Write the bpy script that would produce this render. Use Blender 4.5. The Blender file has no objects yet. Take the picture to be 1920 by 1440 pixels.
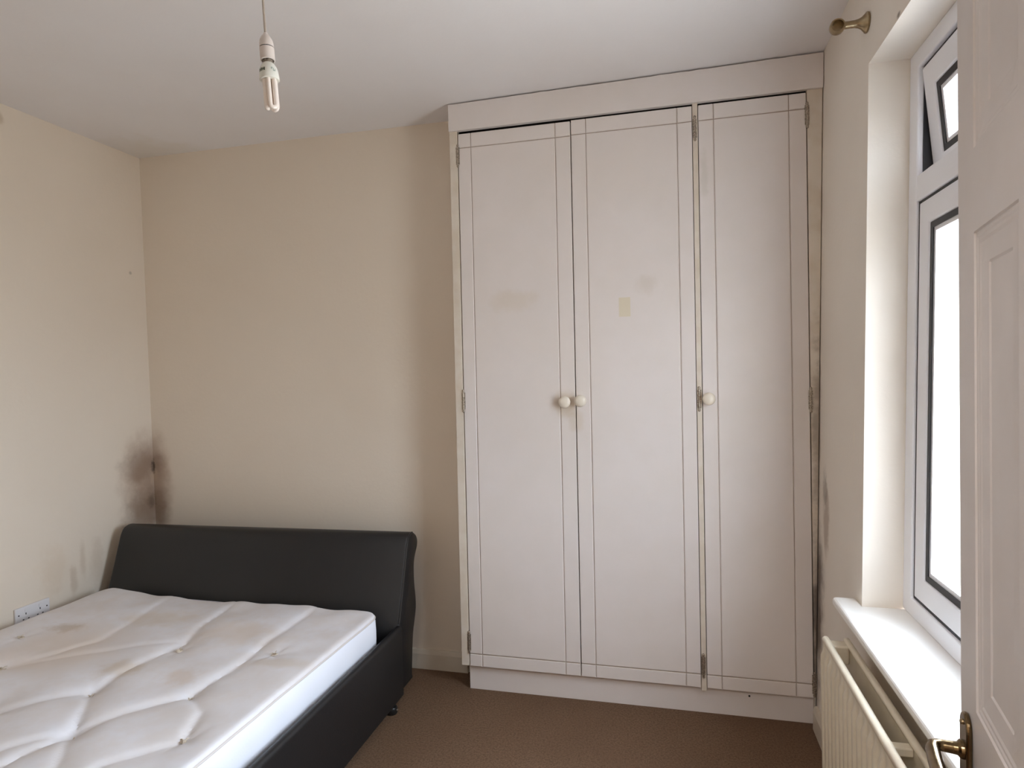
import bpy, bmesh, math, random
from mathutils import Vector, Matrix
random.seed(7)
S = bpy.context.scene
COL = S.collection

# ------------------------------------------------------------------ camera
F_PX, YAW, PITCH, ROLL, CAM_Z = 1181.2, 0.2422, 0.0190, -0.0220, 1.362
cd = bpy.data.cameras.new('camera'); cam = bpy.data.objects.new('camera', cd); COL.objects.link(cam)
cd.sensor_width = 36.0; cd.lens = F_PX * 36.0 / 1920.0; cd.clip_start = 0.02
fw = Vector((-math.sin(YAW), math.cos(YAW), 0)); rt = Vector((math.cos(YAW), math.sin(YAW), 0)); up = Vector((0, 0, 1))
fw, up = fw * math.cos(PITCH) - up * math.sin(PITCH), up * math.cos(PITCH) + fw * math.sin(PITCH)
rt, up = rt * math.cos(ROLL) + up * math.sin(ROLL), up * math.cos(ROLL) - rt * math.sin(ROLL)
m = Matrix.Identity(4)
for i, v in enumerate((rt, up, -fw)):
    for j in range(3):
        m[j][i] = v[j]
m[2][3] = CAM_Z
cam.matrix_world = m
S.camera = cam

# ------------------------------------------------------------------ colour management, world, lights
S.view_settings.view_transform = 'Standard'; S.view_settings.look = 'None'
S.view_settings.gamma = 1.0; S.view_settings.use_curve_mapping = False
S.view_settings.exposure = 0.0
S.cycles.use_denoising = True
S.cycles.max_bounces = 14; S.cycles.diffuse_bounces = 10; S.cycles.transparent_max_bounces = 12
S.cycles.caustics_reflective = False; S.cycles.caustics_refractive = False
SKY = 33.5
w = bpy.data.worlds.new('overcast_sky'); S.world = w; w.use_nodes = True
nt = w.node_tree; nt.nodes.clear()
out = nt.nodes.new('ShaderNodeOutputWorld'); bg = nt.nodes.new('ShaderNodeBackground')
tc = nt.nodes.new('ShaderNodeTexCoord'); sx = nt.nodes.new('ShaderNodeSeparateXYZ'); rp = nt.nodes.new('ShaderNodeValToRGB')
mr = nt.nodes.new('ShaderNodeMapRange'); mr.inputs[1].default_value = -1; mr.inputs[2].default_value = 1
e = rp.color_ramp.elements
e[0].position = 0.44; e[0].color = (0.50, 0.49, 0.50, 1)
e[1].position = 0.52; e[1].color = (0.80, 0.86, 1.0, 1)
nt.links.new(tc.outputs['Generated'], sx.inputs[0]); nt.links.new(sx.outputs[2], mr.inputs[0])
nt.links.new(mr.outputs[0], rp.inputs[0]); nt.links.new(rp.outputs[0], bg.inputs[0])
# sky brightness graded along y, added to balance light between walls and wardrobe
my = nt.nodes.new('ShaderNodeMapRange'); my.interpolation_type = 'SMOOTHSTEP'
for i_, v_ in enumerate((-0.9, 0.7, 0.40 * SKY, 1.6 * SKY)): my.inputs[i_ + 1].default_value = v_
nt.links.new(sx.outputs[1], my.inputs[0]); nt.links.new(my.outputs[0], bg.inputs[1])
nt.links.new(bg.outputs[0], out.inputs[0])

def area(name, loc, rot, sx_, sy_, power, col=(1, 1, 1), portal=False):
    l = bpy.data.lights.new(name, 'AREA'); l.shape = 'RECTANGLE'; l.size = sx_; l.size_y = sy_
    l.energy = power; l.color = col
    o = bpy.data.objects.new(name, l); COL.objects.link(o); o.location = loc; o.rotation_euler = rot
    if portal: l.cycles.is_portal = True
    return o
# portal that guides the sky light through the window opening (gives no light itself)
area('window_sky_portal', (0.86, 1.59, 1.43), (0, math.radians(90), 0), 1.62, 0.90, 1.0, portal=True)
HALL_W = 22.5
area('hall_fill_light', (-0.25, -0.75, 2.44), (0, 0, 0), 0.5, 0.5, HALL_W, (1.0, 0.99, 1.0))  # added fill from behind the camera, not a known hall lamp

# ------------------------------------------------------------------ mesh helpers
OFF = {}
def empty(name, loc):
    o = bpy.data.objects.new(name, None); COL.objects.link(o); o.location = loc; o.empty_display_size = 0.1
    OFF[o.name] = Vector(loc); return o
def tag(o, label=None, cat=None, group=None, kind=None):
    if label: o['label'] = label
    if cat: o['category'] = cat
    if group: o['group'] = group
    if kind: o['kind'] = kind
    return o
def obj(name, bm, mat, parent=None, smooth=False, bevel=0, seg=2, origin=None, angle=35):
    me = bpy.data.meshes.new(name)
    bmesh.ops.remove_doubles(bm, verts=bm.verts, dist=1e-6)
    bmesh.ops.recalc_face_normals(bm, faces=bm.faces)
    o = bpy.data.objects.new(name, me); COL.objects.link(o)
    if parent is not None:
        off = OFF[parent.name]; o.parent = parent; OFF[o.name] = off
    else:
        off = Vector(origin) if origin else Vector((0, 0, 0)); o.location = off; OFF[o.name] = off
    for v in bm.verts: v.co -= off
    if smooth:
        for f in bm.faces: f.smooth = True
    bm.to_mesh(me); bm.free()
    for mt in (mat if isinstance(mat, (list, tuple)) else [mat]): me.materials.append(mt)
    if bevel:
        b = o.modifiers.new('bevel', 'BEVEL'); b.width = bevel; b.segments = seg; b.limit_method = 'ANGLE'; b.angle_limit = math.radians(angle)
        if not smooth: b.harden_normals = False
    if smooth:
        try: me.set_sharp_from_angle(angle=math.radians(40))
        except Exception: pass
    return o
def B(): return bmesh.new()
def box(bm, x0, x1, y0, y1, z0, z1, fn=None):
    vs = []
    for z in (z0, z1):
        for (x, y) in ((x0, y0), (x1, y0), (x1, y1), (x0, y1)):
            p = Vector((x, y, z)); vs.append(bm.verts.new(fn(p) if fn else p))
    for q in ((3, 2, 1, 0), (4, 5, 6, 7), (0, 1, 5, 4), (1, 2, 6, 5), (2, 3, 7, 6), (3, 0, 4, 7)):
        bm.faces.new([vs[i] for i in q])
    return bm
def prism(bm, poly, a, b, mk):
    """poly of 2D points, extruded from a to b; mk(u, v, t) -> point"""
    A = [bm.verts.new(mk(u, v, a)) for u, v in poly]; Bv = [bm.verts.new(mk(u, v, b)) for u, v in poly]
    n = len(poly); bm.faces.new(A[::-1]); bm.faces.new(Bv)
    for i in range(n): bm.faces.new([A[i], A[(i + 1) % n], Bv[(i + 1) % n], Bv[i]])
    return bm
def frame_axes(d):
    d = Vector(d).normalized(); h = Vector((0, 0, 1)) if abs(d.z) < 0.9 else Vector((0, 1, 0))
    a = d.cross(h).normalized(); b = d.cross(a).normalized(); return d, a, b
def lathe(bm, prof, o, d, seg=24):
    o = Vector(o); d, a, b = frame_axes(d); rings = []
    for r, h in prof:
        if r < 1e-6: rings.append([bm.verts.new(o + d * h)])
        else: rings.append([bm.verts.new(o + d * h + (a * math.cos(2 * math.pi * k / seg) + b * math.sin(2 * math.pi * k / seg)) * r) for k in range(seg)])
    for R0, R1 in zip(rings, rings[1:]):
        for k in range(seg):
            k2 = (k + 1) % seg
            if len(R0) == 1 and len(R1) == 1: continue
            if len(R0) == 1: bm.faces.new([R0[0], R1[k2], R1[k]])
            elif len(R1) == 1: bm.faces.new([R0[k], R0[k2], R1[0]])
            else: bm.faces.new([R0[k], R0[k2], R1[k2], R1[k]])
    closed_prof = abs(prof[0][0] - prof[-1][0]) + abs(prof[0][1] - prof[-1][1]) < 1e-7
    for R in (rings[0], rings[-1]):
        if len(R) > 1 and not closed_prof: bm.faces.new(R)
    return bm
def tube(bm, pts, r, seg=12, closed=False):
    pts = [Vector(p) for p in pts]; n = len(pts); rings = []
    rr = r if isinstance(r, (list, tuple)) else [r] * n
    prev = None
    for i, p in enumerate(pts):
        t = (pts[(i + 1) % n] - pts[i - 1]) if closed else (pts[min(i + 1, n - 1)] - pts[max(i - 1, 0)])
        t.normalize()
        if prev is None: _, a, _b = frame_axes(t)
        else: a = (prev - t * prev.dot(t)).normalized()
        prev = a; b = t.cross(a)
        rings.append([bm.verts.new(p + (a * math.cos(2 * math.pi * k / seg) + b * math.sin(2 * math.pi * k / seg)) * rr[i]) for k in range(seg)])
    m_ = n if closed else n - 1
    for i in range(m_):
        R0, R1 = rings[i], rings[(i + 1) % n]
        best = 0
        if closed and i == n - 1:
            best = min(range(seg), key=lambda s: (R1[s].co - R0[0].co).length)
        for k in range(seg):
            bm.faces.new([R0[k], R0[(k + 1) % seg], R1[(k + 1 + best) % seg], R1[(k + best) % seg]])
    if not closed: bm.faces.new(rings[0][::-1]); bm.faces.new(rings[-1])
    return bm
def sphere(bm, c, r, sc=(1, 1, 1), seg=16):
    bmesh.ops.create_uvsphere(bm, u_segments=seg, v_segments=seg // 2 + 2, radius=r, matrix=Matrix.Translation(c) @ Matrix.Diagonal((*sc, 1)))
    return bm
def smooth01(t): t = max(0.0, min(1.0, t)); return t * t * (3 - 2 * t)
def arc(cx, cy, r, a0, a1, n): return [(cx + r * math.cos(math.radians(a0 + (a1 - a0) * i / n)), cy + r * math.sin(math.radians(a0 + (a1 - a0) * i / n))) for i in range(n + 1)]

# ------------------------------------------------------------------ materials
def srgb(r, g, b):
    f = lambda c: (c / 255 / 12.92) if c / 255 <= 0.04045 else ((c / 255 + 0.055) / 1.055) ** 2.4
    return (f(r), f(g), f(b), 1)
def material(name, col, rough=0.6, metal=0.0, var=None, bump=None, stains=(), coords='pos', spec=0.5, coat=0):
    """var=(scale, second colour, amount); bump=(scale, strength, distance); stains: (centre, radii, colour, strength, noise scale, wobble)"""
    mt = bpy.data.materials.new(name); mt.use_nodes = True
    t = mt.node_tree; N = t.nodes; L = t.links; p = N['Principled BSDF']
    p.inputs['Roughness'].default_value = rough; p.inputs['Metallic'].default_value = metal
    p.inputs['Specular IOR Level'].default_value = spec
    p.inputs['Coat Weight'].default_value = coat
    if coords == 'pos': src = N.new('ShaderNodeNewGeometry').outputs['Position']
    else: src = N.new('ShaderNodeTexCoord').outputs['Object']
    rgb = N.new('ShaderNodeRGB'); rgb.outputs[0].default_value = col; cur = rgb.outputs[0]
    def noise(scale, detail=4, rough_=0.55):
        n = N.new('ShaderNodeTexNoise'); n.inputs['Scale'].default_value = scale; n.inputs['Detail'].default_value = detail
        n.inputs['Roughness'].default_value = rough_; L.new(src, n.inputs['Vector']); return n
    def mixin(fac, c2):
        nonlocal cur
        mx = N.new('ShaderNodeMix'); mx.data_type = 'RGBA'; L.new(fac, mx.inputs[0]); L.new(cur, mx.inputs[6]); mx.inputs[7].default_value = c2
        cur = mx.outputs[2]
    def ramp(v, lo, hi, a, b):
        r = N.new('ShaderNodeMapRange'); r.interpolation_type = 'SMOOTHSTEP'; L.new(v, r.inputs[0])
        for i, x in enumerate((lo, hi, a, b)): r.inputs[i + 1].default_value = x
        return r.outputs[0]
    for vv in ([var] if var and not isinstance(var, list) else (var or [])):
        n = noise(vv[0]); mixin(ramp(n.outputs['Fac'], 0.35, 0.68, 0, vv[2]), vv[1])
    for (c, rad, sc, strength, ns, wob) in stains:
        d = N.new('ShaderNodeVectorMath'); d.operation = 'SUBTRACT'; L.new(src, d.inputs[0]); d.inputs[1].default_value = c
        q = N.new('ShaderNodeVectorMath'); q.operation = 'DIVIDE'; L.new(d.outputs[0], q.inputs[0]); q.inputs[1].default_value = rad
        ln = N.new('ShaderNodeVectorMath'); ln.operation = 'LENGTH'; L.new(q.outputs[0], ln.inputs[0])
        n = noise(ns, 5, 0.6)
        k = N.new('ShaderNodeMath'); k.operation = 'MULTIPLY_ADD'; L.new(n.outputs['Fac'], k.inputs[0]); k.inputs[1].default_value = wob; L.new(ln.outputs['Value'], k.inputs[2])
        mixin(ramp(k.outputs[0], 1.0 + wob * 0.5, 0.25 + wob * 0.5, 0, strength), sc)
    L.new(cur, p.inputs['Base Color'])
    if bump:
        n = noise(bump[0], 6, 0.6); bp = N.new('ShaderNodeBump'); bp.inputs['Strength'].default_value = bump[1]; bp.inputs['Distance'].default_value = bump[2]
        L.new(n.outputs['Fac'], bp.inputs['Height']); L.new(bp.outputs[0], p.inputs['Normal'])
    return mt
CREAM = srgb(227, 216, 201); CREAM2 = srgb(223, 211, 195)
BROWN = srgb(112, 84, 62); TAN = srgb(160, 132, 100); MOULD = srgb(95, 85, 76)
X0 = -2.575
M = {}
M['wall'] = material('cream_emulsion_paint', CREAM, 0.85, var=(1.6, CREAM2, 0.6), bump=(55, 0.25, 0.003), spec=0.25, stains=[
    ((X0 - 0.012, 2.70, 0.83), (0.135, 0.25, 0.34), srgb(158, 130, 108), 0.72, 7, 0.9),
    ((X0 - 0.012, 2.62, 0.93), (0.10, 0.15, 0.13), srgb(122, 96, 78), 0.50, 10, 1.0),
    ((X0 - 0.012, 2.65, 0.69), (0.14, 0.18, 0.17), srgb(112, 86, 66), 0.60, 9, 1.0),
    ((X0 - 0.012, 2.72, 0.87), (0.035, 0.05, 0.06), srgb(190, 166, 142), 0.7, 45, 1.6),
    ((X0 - 0.012, 2.71, 0.915), (0.014, 0.022, 0.045), srgb(62, 46, 36), 0.75, 60, 1.6),
    ((X0 - 0.012, 2.69, 0.74), (0.020, 0.04, 0.05), srgb(80, 62, 46), 0.5, 30, 1.0),
    ((X0, 2.285, 0.56), (0.05, 0.022, 0.11), TAN, 0.24, 14, 1.4),
    ((X0, 2.235, 0.48), (0.05, 0.025, 0.10), TAN, 0.30, 14, 1.4),
    ((X0, 2.36, 0.52), (0.05, 0.05, 0.16), srgb(190, 172, 150), 0.32, 14, 1.6),
    ((X0, 2.15, 0.55), (0.05, 0.10, 0.14), srgb(205, 184, 158), 0.3, 14, 1.4),
    ((X0 - 0.03, 2.0, 2.44), (0.05, 0.03, 0.04), TAN, 0.4, 20, 1.0),
    ((X0 - 0.02, 2.62, 1.90), (0.05, 0.012, 0.012), MOULD, 0.4, 20, 0.5),
])
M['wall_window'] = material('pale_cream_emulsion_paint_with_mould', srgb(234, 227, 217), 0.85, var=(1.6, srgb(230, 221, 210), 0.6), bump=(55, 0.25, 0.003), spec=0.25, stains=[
    ((0.53, 2.56, 0.45), (0.10, 0.14, 0.42), srgb(96, 80, 70), 0.85, 9, 1.1),
    ((0.54, 2.57, 1.10), (0.10, 0.05, 0.60), srgb(120, 104, 90), 0.6, 12, 1.2),
    ((0.54, 2.43, 0.80), (0.06, 0.06, 0.16), srgb(160, 140, 124), 0.6, 12, 1.6),
    ((0.545, 2.45, 0.93), (0.05, 0.05, 0.09), MOULD, 0.45, 16, 1.9),
    ((0.54, 2.10, 1.14), (0.05, 0.012, 0.035), srgb(236, 228, 214), 0.9, 60, 1.4),
    ((0.57, 2.57, 2.4), (0.05, 0.03, 0.3), srgb(165, 140, 105), 0.5, 12, 1.0),
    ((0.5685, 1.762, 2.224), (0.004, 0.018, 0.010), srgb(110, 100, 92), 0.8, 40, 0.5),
])
M['ceiling'] = material('ceiling_paint', srgb(231, 229, 230), 0.9, var=(1.2, srgb(227, 223, 222), 0.7), bump=(40, 0.2, 0.003), spec=0.2, stains=[
    ((-2.5, 2.65, 2.5), (0.35, 0.25, 0.2), srgb(206, 196, 172), 0.3, 6, 1.4)])
M['carpet'] = material('brown_carpet', srgb(146, 115, 92), 0.95, var=[(130, srgb(98, 74, 56), 0.8), (380, srgb(188, 156, 128), 0.5), (2.2, srgb(132, 102, 80), 0.4)], bump=(330, 1.0, 0.012), spec=0.1)
M['skirting'] = material('skirting_gloss_paint', srgb(214, 205, 190), 0.4, var=(5, srgb(202, 190, 172), 0.5))
M['wardrobe'] = material('wardrobe_white_paint', srgb(228, 221, 218), 0.45, var=[(2.2, srgb(224, 215, 207), 0.5), (9, srgb(222, 215, 210), 0.35)], bump=(26, 0.12, 0.003), stains=[
    ((-0.161, 2.53, 1.609), (0.026, 0.1, 0.042), srgb(222, 208, 172), 0.0, 5, 0.0),
    ((-0.405, 2.53, 1.22), (0.06, 0.1, 0.075), srgb(196, 178, 150), 0.55, 14, 1.0),
    ((-0.36, 2.53, 1.16), (0.05, 0.1, 0.07), srgb(205, 190, 168), 0.4, 14, 1.4),
    ((-0.08, 2.53, 1.70), (0.06, 0.1, 0.05), srgb(206, 196, 184), 0.4, 18, 1.6),
    ((-0.62, 2.53, 1.66), (0.12, 0.1, 0.06), srgb(214, 202, 186), 0.45, 12, 1.6),
    ((0.15, 2.53, 2.1), (0.02, 0.1, 0.12), srgb(200, 194, 184), 0.4, 22, 1.6)])
M['strip'] = material('wardrobe_frame_cream_paint', srgb(222, 213, 200), 0.5, var=(14, srgb(210, 197, 178), 0.6), bump=(30, 0.15, 0.003), stains=[
    ((0.55, 2.53, 1.1), (0.05, 0.1, 0.45), srgb(120, 106, 92), 0.55, 20, 1.6),
    ((0.54, 2.53, 0.35), (0.05, 0.1, 0.5), srgb(90, 76, 66), 0.85, 14, 1.0)])
M['groove'] = material('grimy_groove_paint', srgb(172, 158, 146), 0.7, var=(20, srgb(150, 134, 120), 0.6))
M['tape'] = material('yellowed_tape_residue', srgb(221, 211, 190), 0.6)
M['dark'] = material('gap_shade_paint', srgb(40, 34, 30), 0.9)  # near-black colour that paints the shade inside the wardrobe gaps
M['hinge'] = material('tarnished_steel', srgb(196, 184, 168), 0.4, 0.75, var=(260, srgb(80, 70, 60), 0.75))
M['knob'] = material('ivory_knob_paint', srgb(228, 218, 202), 0.35, coat=0.2)
M['leather'] = material('black_faux_leather', srgb(25, 25, 27), 0.42, bump=(240, 0.18, 0.002), var=(3, srgb(29, 29, 30), 0.5))
M['piping_black'] = material('black_leather_piping', srgb(38, 38, 39), 0.35)
M['slat'] = material('slat_wood', srgb(180, 150, 110), 0.6)
M['castor'] = material('black_plastic', srgb(28, 28, 28), 0.35)
M['ticking'] = material('mattress_ticking', srgb(230, 230, 236), 0.8, coords='pos', spec=0.2, bump=(420, 0.15, 0.001), var=[(5, srgb(224, 219, 217), 0.5), (14, srgb(218, 209, 203), 0.3)], stains=[
    ((-1.74, 1.66, 0.42), (0.10, 0.08, 0.2), srgb(196, 174, 142), 0.38, 16, 1.6),
    ((-1.50, 1.66, 0.42), (0.09, 0.06, 0.2), srgb(206, 182, 156), 0.38, 16, 1.6),
    ((-2.24, 1.90, 0.42), (0.10, 0.06, 0.2), srgb(178, 158, 132), 0.45, 22, 1.7),
    ((-2.10, 1.75, 0.42), (0.30, 0.25, 0.2), srgb(214, 194, 172), 0.4, 7, 1.4),
    ((-1.55, 1.98, 0.42), (0.25, 0.12, 0.2), srgb(214, 194, 172), 0.35, 9, 1.4),
    ((-1.25, 1.80, 0.42), (0.16, 0.05, 0.2), srgb(205, 188, 164), 0.4, 14, 1.6),
    ((-1.95, 2.05, 0.42), (0.2, 0.10, 0.2), srgb(212, 196, 174), 0.35, 12, 1.6)])
M['side_border'] = material('mattress_border_fabric', srgb(240, 243, 252), 0.7, bump=(160, 0.12, 0.002), spec=0.3)  # bluish white fabric, colour lifted further to stand in for window light
M['piping'] = material('mattress_tape', srgb(214, 208, 204), 0.75)
M['tuft'] = material('tuft_felt', srgb(214, 204, 190), 0.9, var=(90, srgb(150, 134, 116), 0.5))
M['upvc'] = material('white_upvc', srgb(240, 241, 247), 0.28, spec=0.5)
M['gasket'] = material('black_gasket', srgb(28, 28, 34), 0.5)
M['sill'] = material('sill_gloss_paint', srgb(240, 238, 234), 0.3)
M['radiator'] = material('radiator_enamel', srgb(222, 212, 192), 0.38, var=(30, srgb(212, 200, 178), 0.5), stains=[((0.42, 1.35, 0.585), (0.03, 0.12, 0.02), srgb(150, 120, 96), 0.35, 30, 1.5)])
M['door'] = material('door_white_gloss', srgb(222, 217, 216), 0.32, var=(7, srgb(216, 209, 206), 0.6), bump=(30, 0.10, 0.003))
M['brass'] = material('antique_brass', srgb(132, 113, 84), 0.2, 1.0, var=(40, srgb(96, 78, 56), 0.6))
M['brass_pale'] = material('pale_brass', srgb(172, 154, 124), 0.3, 1.0, var=(60, srgb(140, 122, 94), 0.5))
M['white_plastic'] = material('white_plastic', srgb(224, 222, 224), 0.35)
M['pendant'] = material('pendant_plastic', srgb(222, 212, 206), 0.4)
M['cable'] = material('pendant_cable', srgb(176, 164, 152), 0.5)
M['bulb_base'] = material('bulb_base_plastic', srgb(232, 232, 224), 0.4)
M['tube'] = material('fluorescent_tube', srgb(240, 230, 222), 0.25, coat=0.4)
M['print_green'] = material('dark_green_print', srgb(62, 76, 58), 0.6)
M['print_grey'] = material('grey_green_print', srgb(150, 168, 156), 0.6)
M['slot'] = material('socket_slot', srgb(30, 28, 28), 0.6)
M['render'] = material('white_roughcast_render', srgb(238, 240, 238), 0.9, var=(60, srgb(196, 200, 200), 0.6), bump=(70, 0.8, 0.02))
def glass():
    mt = bpy.data.materials.new('window_glass'); mt.use_nodes = True; t = mt.node_tree; N = t.nodes; N.clear()
    o = N.new('ShaderNodeOutputMaterial'); mx = N.new('ShaderNodeMixShader'); tr = N.new('ShaderNodeBsdfTransparent'); gl = N.new('ShaderNodeBsdfGlossy')
    tr.inputs[0].default_value = (0.94, 0.97, 0.96, 1); gl.inputs['Roughness'].default_value = 0.02
    fr = N.new('ShaderNodeLayerWeight'); fr.inputs[0].default_value = 0.5
    pw = N.new('ShaderNodeMath'); pw.operation = 'POWER'; pw.inputs[1].default_value = 5; t.links.new(fr.outputs['Facing'], pw.inputs[0])
    ml = N.new('ShaderNodeMath'); ml.operation = 'MULTIPLY_ADD'; ml.inputs[1].default_value = 0.96; ml.inputs[2].default_value = 0.04; t.links.new(pw.outputs[0], ml.inputs[0])
    t.links.new(ml.outputs[0], mx.inputs[0]); t.links.new(tr.outputs[0], mx.inputs[1]); t.links.new(gl.outputs[0], mx.inputs[2]); t.links.new(mx.outputs[0], o.inputs[0])
    return mt
M['glass'] = glass()

# ------------------------------------------------------------------ room shell
H = 2.5
YB, YW, YA = 2.709, 2.539, 3.06          # back wall, wardrobe front, alcove back
YF0, YF1 = 0.15, 0.27                    # wall with the doorway
WA, WB = 0.5217, 0.0215                  # the window wall leans outward slightly
def WX(z, off=0.0): return WA + WB * z + off
lean_left = lambda p: Vector((p.x - 0.0155 * p.z, p.y, p.z))
lean_right = lambda p: Vector((p.x + WB * p.z, p.y, p.z))
def struct(name, bm, mat, label, cat, **k):
    return tag(obj(name, bm, mat, **k), label, cat, kind='structure')

struct('floor', box(B(), -2.9, 0.9, -1.35, 3.2, -0.1, 0), M['carpet'], 'brown short pile carpet covering the bedroom floor', 'floor')
def CZ(x): return H + (0.0 if x < -1.6 else -0.005 * (x + 1.6) / 0.72 if x < -0.88 else -0.005 + 0.016 * (x + 0.88) / 1.45)
bm = B()
prism(bm, [(x, CZ(x)) for x in (-2.9, -1.6, -0.88, -0.5, 0, 0.57, 0.9)] + [(0.9, H + 0.1), (-2.9, H + 0.1)], -1.35, 3.2, lambda u, v, t: Vector((u, t, v)))
struct('ceiling', bm, M['ceiling'], 'plain off-white painted ceiling', 'ceiling')
struct('wall_left', box(B(), X0 - 0.2, X0, YF0, 3.0, 0, H + 0.02, lean_left), M['wall'], 'cream wall with the socket, left of the bed', 'wall')
bm = B(); box(bm, -2.75, -0.885, YB, YA + 0.14, 0, H + 0.02); box(bm, -0.885, 0.75, YA, YA + 0.14, 0, H + 0.02)
struct('wall_back', bm, M['wall'], 'cream wall behind the black headboard with a brown damp stain in its corner', 'wall')
OY0, OY1, OZ0, OZ1 = 1.18, 2.0, 0.637, 2.214
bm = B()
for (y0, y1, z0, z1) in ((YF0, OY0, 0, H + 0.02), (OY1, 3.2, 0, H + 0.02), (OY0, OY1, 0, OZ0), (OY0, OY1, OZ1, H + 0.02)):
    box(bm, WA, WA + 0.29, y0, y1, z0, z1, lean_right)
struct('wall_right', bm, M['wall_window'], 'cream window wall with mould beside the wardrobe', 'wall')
DX0, DX1, DZ = -0.505, 0.268, 2.0
bm = B()
for (x0, x1, z0, z1) in ((-2.75, DX0, 0, H + 0.02), (DX1, 0.6, 0, H + 0.02), (DX0, DX1, DZ, H + 0.02)):
    box(bm, x0, x1, YF0, YF1, z0, z1)
struct('wall_front', bm, M['wall'], 'cream wall with the doorway the photo is taken from', 'wall')
bm = B()
box(bm, -1.15, -1.05, -1.25, YF0, 0, H + 0.02); box(bm, 0.65, 0.75, -1.25, YF0, 0, H + 0.02); box(bm, -1.15, 0.75, -1.35, -1.25, 0, H + 0.02)
struct('wall_hall', bm, M['wall'], 'cream walls of the hall outside the bedroom door', 'wall')
bm = B()
prism(bm, [(0, 0), (0.016, 0), (0.016, 0.07), (0.010, 0.088), (0, 0.09)], X0 - 0.0, -0.90, lambda u, v, t: Vector((t, YB - u, v)))
struct('baseboard_back', bm, M['skirting'], 'cream skirting board between bed and wardrobe', 'skirting board', bevel=0.002)
bm = B(); prism(bm, [(0, 0), (0.016, 0), (0.016, 0.07), (0.010, 0.088), (0, 0.09)], YF1, YB - 0.016, lambda u, v, t: Vector((X0 - 0.0155 * v + u, t, v)))
struct('baseboard_left', bm, M['skirting'], 'cream skirting board behind the bed along the left wall', 'skirting board', bevel=0.002)
bm = B(); prism(bm, [(0, 0), (0.016, 0), (0.016, 0.07), (0.010, 0.088), (0, 0.09)], YF1, 2.53, lambda u, v, t: Vector((WX(v) - u, t, v)))
struct('baseboard_right', bm, M['skirting'], 'cream skirting board under the radiator', 'skirting board', bevel=0.002)

# neighbouring rendered wall seen through the panes
bm = B(); box(bm, 0.95, 5.5, 3.35, 3.55, -2.8, 1.42)
struct('wall_outside', bm, M['render'], 'white roughcast garden wall outside the window', 'wall')

# ------------------------------------------------------------------ window
win = tag(empty('window_1', (WX(0.66, 0.105), 1.59, 0.665)), 'white plastic window with an open top light, right of the wardrobe', 'window', kind='structure')
FO = 0.105                                # inner face of the frame behind the wall face
def wbox(bm, y0, y1, z0, z1, o0, o1): return box(bm, WA + o0, WA + o1, y0, y1, z0, z1, lean_right)
def ring(bm, y0, y1, z0, z1, t, o0, o1, tb=None, tt=None):
    tb = t if tb is None else tb; tt = t if tt is None else tt
    # mitred frame
    def P(y, z, o): return bm.verts.new(lean_right(Vector((WA + o, y, z))))
    outer = [(y0, z0), (y1, z0), (y1, z1), (y0, z1)]; inner = [(y0 + t, z0 + tb), (y1 - t, z0 + tb), (y1 - t, z1 - tt), (y0 + t, z1 - tt)]
    a = [P(*q, o0) for q in outer]; b = [P(*q, o0) for q in inner]; c = [P(*q, o1) for q in outer]; d = [P(*q, o1) for q in inner]
    for i in range(4):
        j = (i + 1) % 4
        bm.faces.new([a[i], a[j], b[j], b[i]]); bm.faces.new([c[j], c[i], d[i], d[j]])
        bm.faces.new([a[j], a[i], c[i], c[j]]); bm.faces.new([b[i], b[j], d[j], d[i]])
    return bm
fr = obj('window_frame', ring(B(), OY0, OY1, 0.665, OZ1, 0.060, FO, FO + 0.07, tb=0.050, tt=0.050), M['upvc'], win, bevel=0.004)
obj('transom', wbox(wbox(B(), OY0 + 0.06, OY1 - 0.06, 1.800, 1.870, FO, FO + 0.036), OY0 + 0.06, OY1 - 0.06, 1.800, 1.842, FO + 0.0362, FO + 0.07), M['upvc'], win, bevel=0.003)
def sash(name, y0, y1, z0, z1, fn=None):
    """frame, black gasket, bead and a pane"""
    def W(bm):
        if fn:
            for v in bm.verts: v.co = fn(v.co)
        return bm
    s = obj(name, W(ring(B(), y0, y1, z0, z1, 0.066, FO + 0.006, FO + 0.066)), M['upvc'], win, bevel=0.005)
    obj('gasket', W(ring(B(), y0 + 0.066, y1 - 0.066, z0 + 0.066, z1 - 0.066, 0.016, FO + 0.010, FO + 0.013)), M['gasket'], s)
    obj('glazing_bead', W(ring(B(), y0 + 0.066, y1 - 0.066, z0 + 0.066, z1 - 0.066, 0.027, FO + 0.0132, FO + 0.0275)), M['upvc'], s)
    obj('pane', W(wbox(B(), y0 + 0.07, y1 - 0.07, z0 + 0.07, z1 - 0.07, FO + 0.028, FO + 0.032)), M['glass'], s)
    return s
g = 0.005
obj('seal', ring(B(), OY0 + 0.058, OY1 - 0.058, 0.713, 1.802, 0.012, FO + 0.007, FO + 0.06), M['gasket'], win)
sash('sash', OY0 + 0.06 + g, OY1 - 0.06 - g, 0.715 + g, 1.800 - g)
hz = OZ1 - 0.052; hx = WX(hz, FO + 0.05); ca, sa = math.cos(math.radians(6.5)), math.sin(math.radians(6.5))
def swing(p):
    dx, dz = p.x - hx, p.z - hz
    return Vector((hx + dx * ca - dz * sa, p.y, hz + dx * sa + dz * ca))
sash('top_light', OY0 + 0.06 + g, OY1 - 0.06 - g, 1.846, OZ1 - 0.050 - g, swing)
obj('top_seal', ring(B(), OY0 + 0.058, OY1 - 0.058, 1.850, OZ1 - 0.048, 0.006, FO + 0.014, FO + 0.06), M['gasket'], win)
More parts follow.
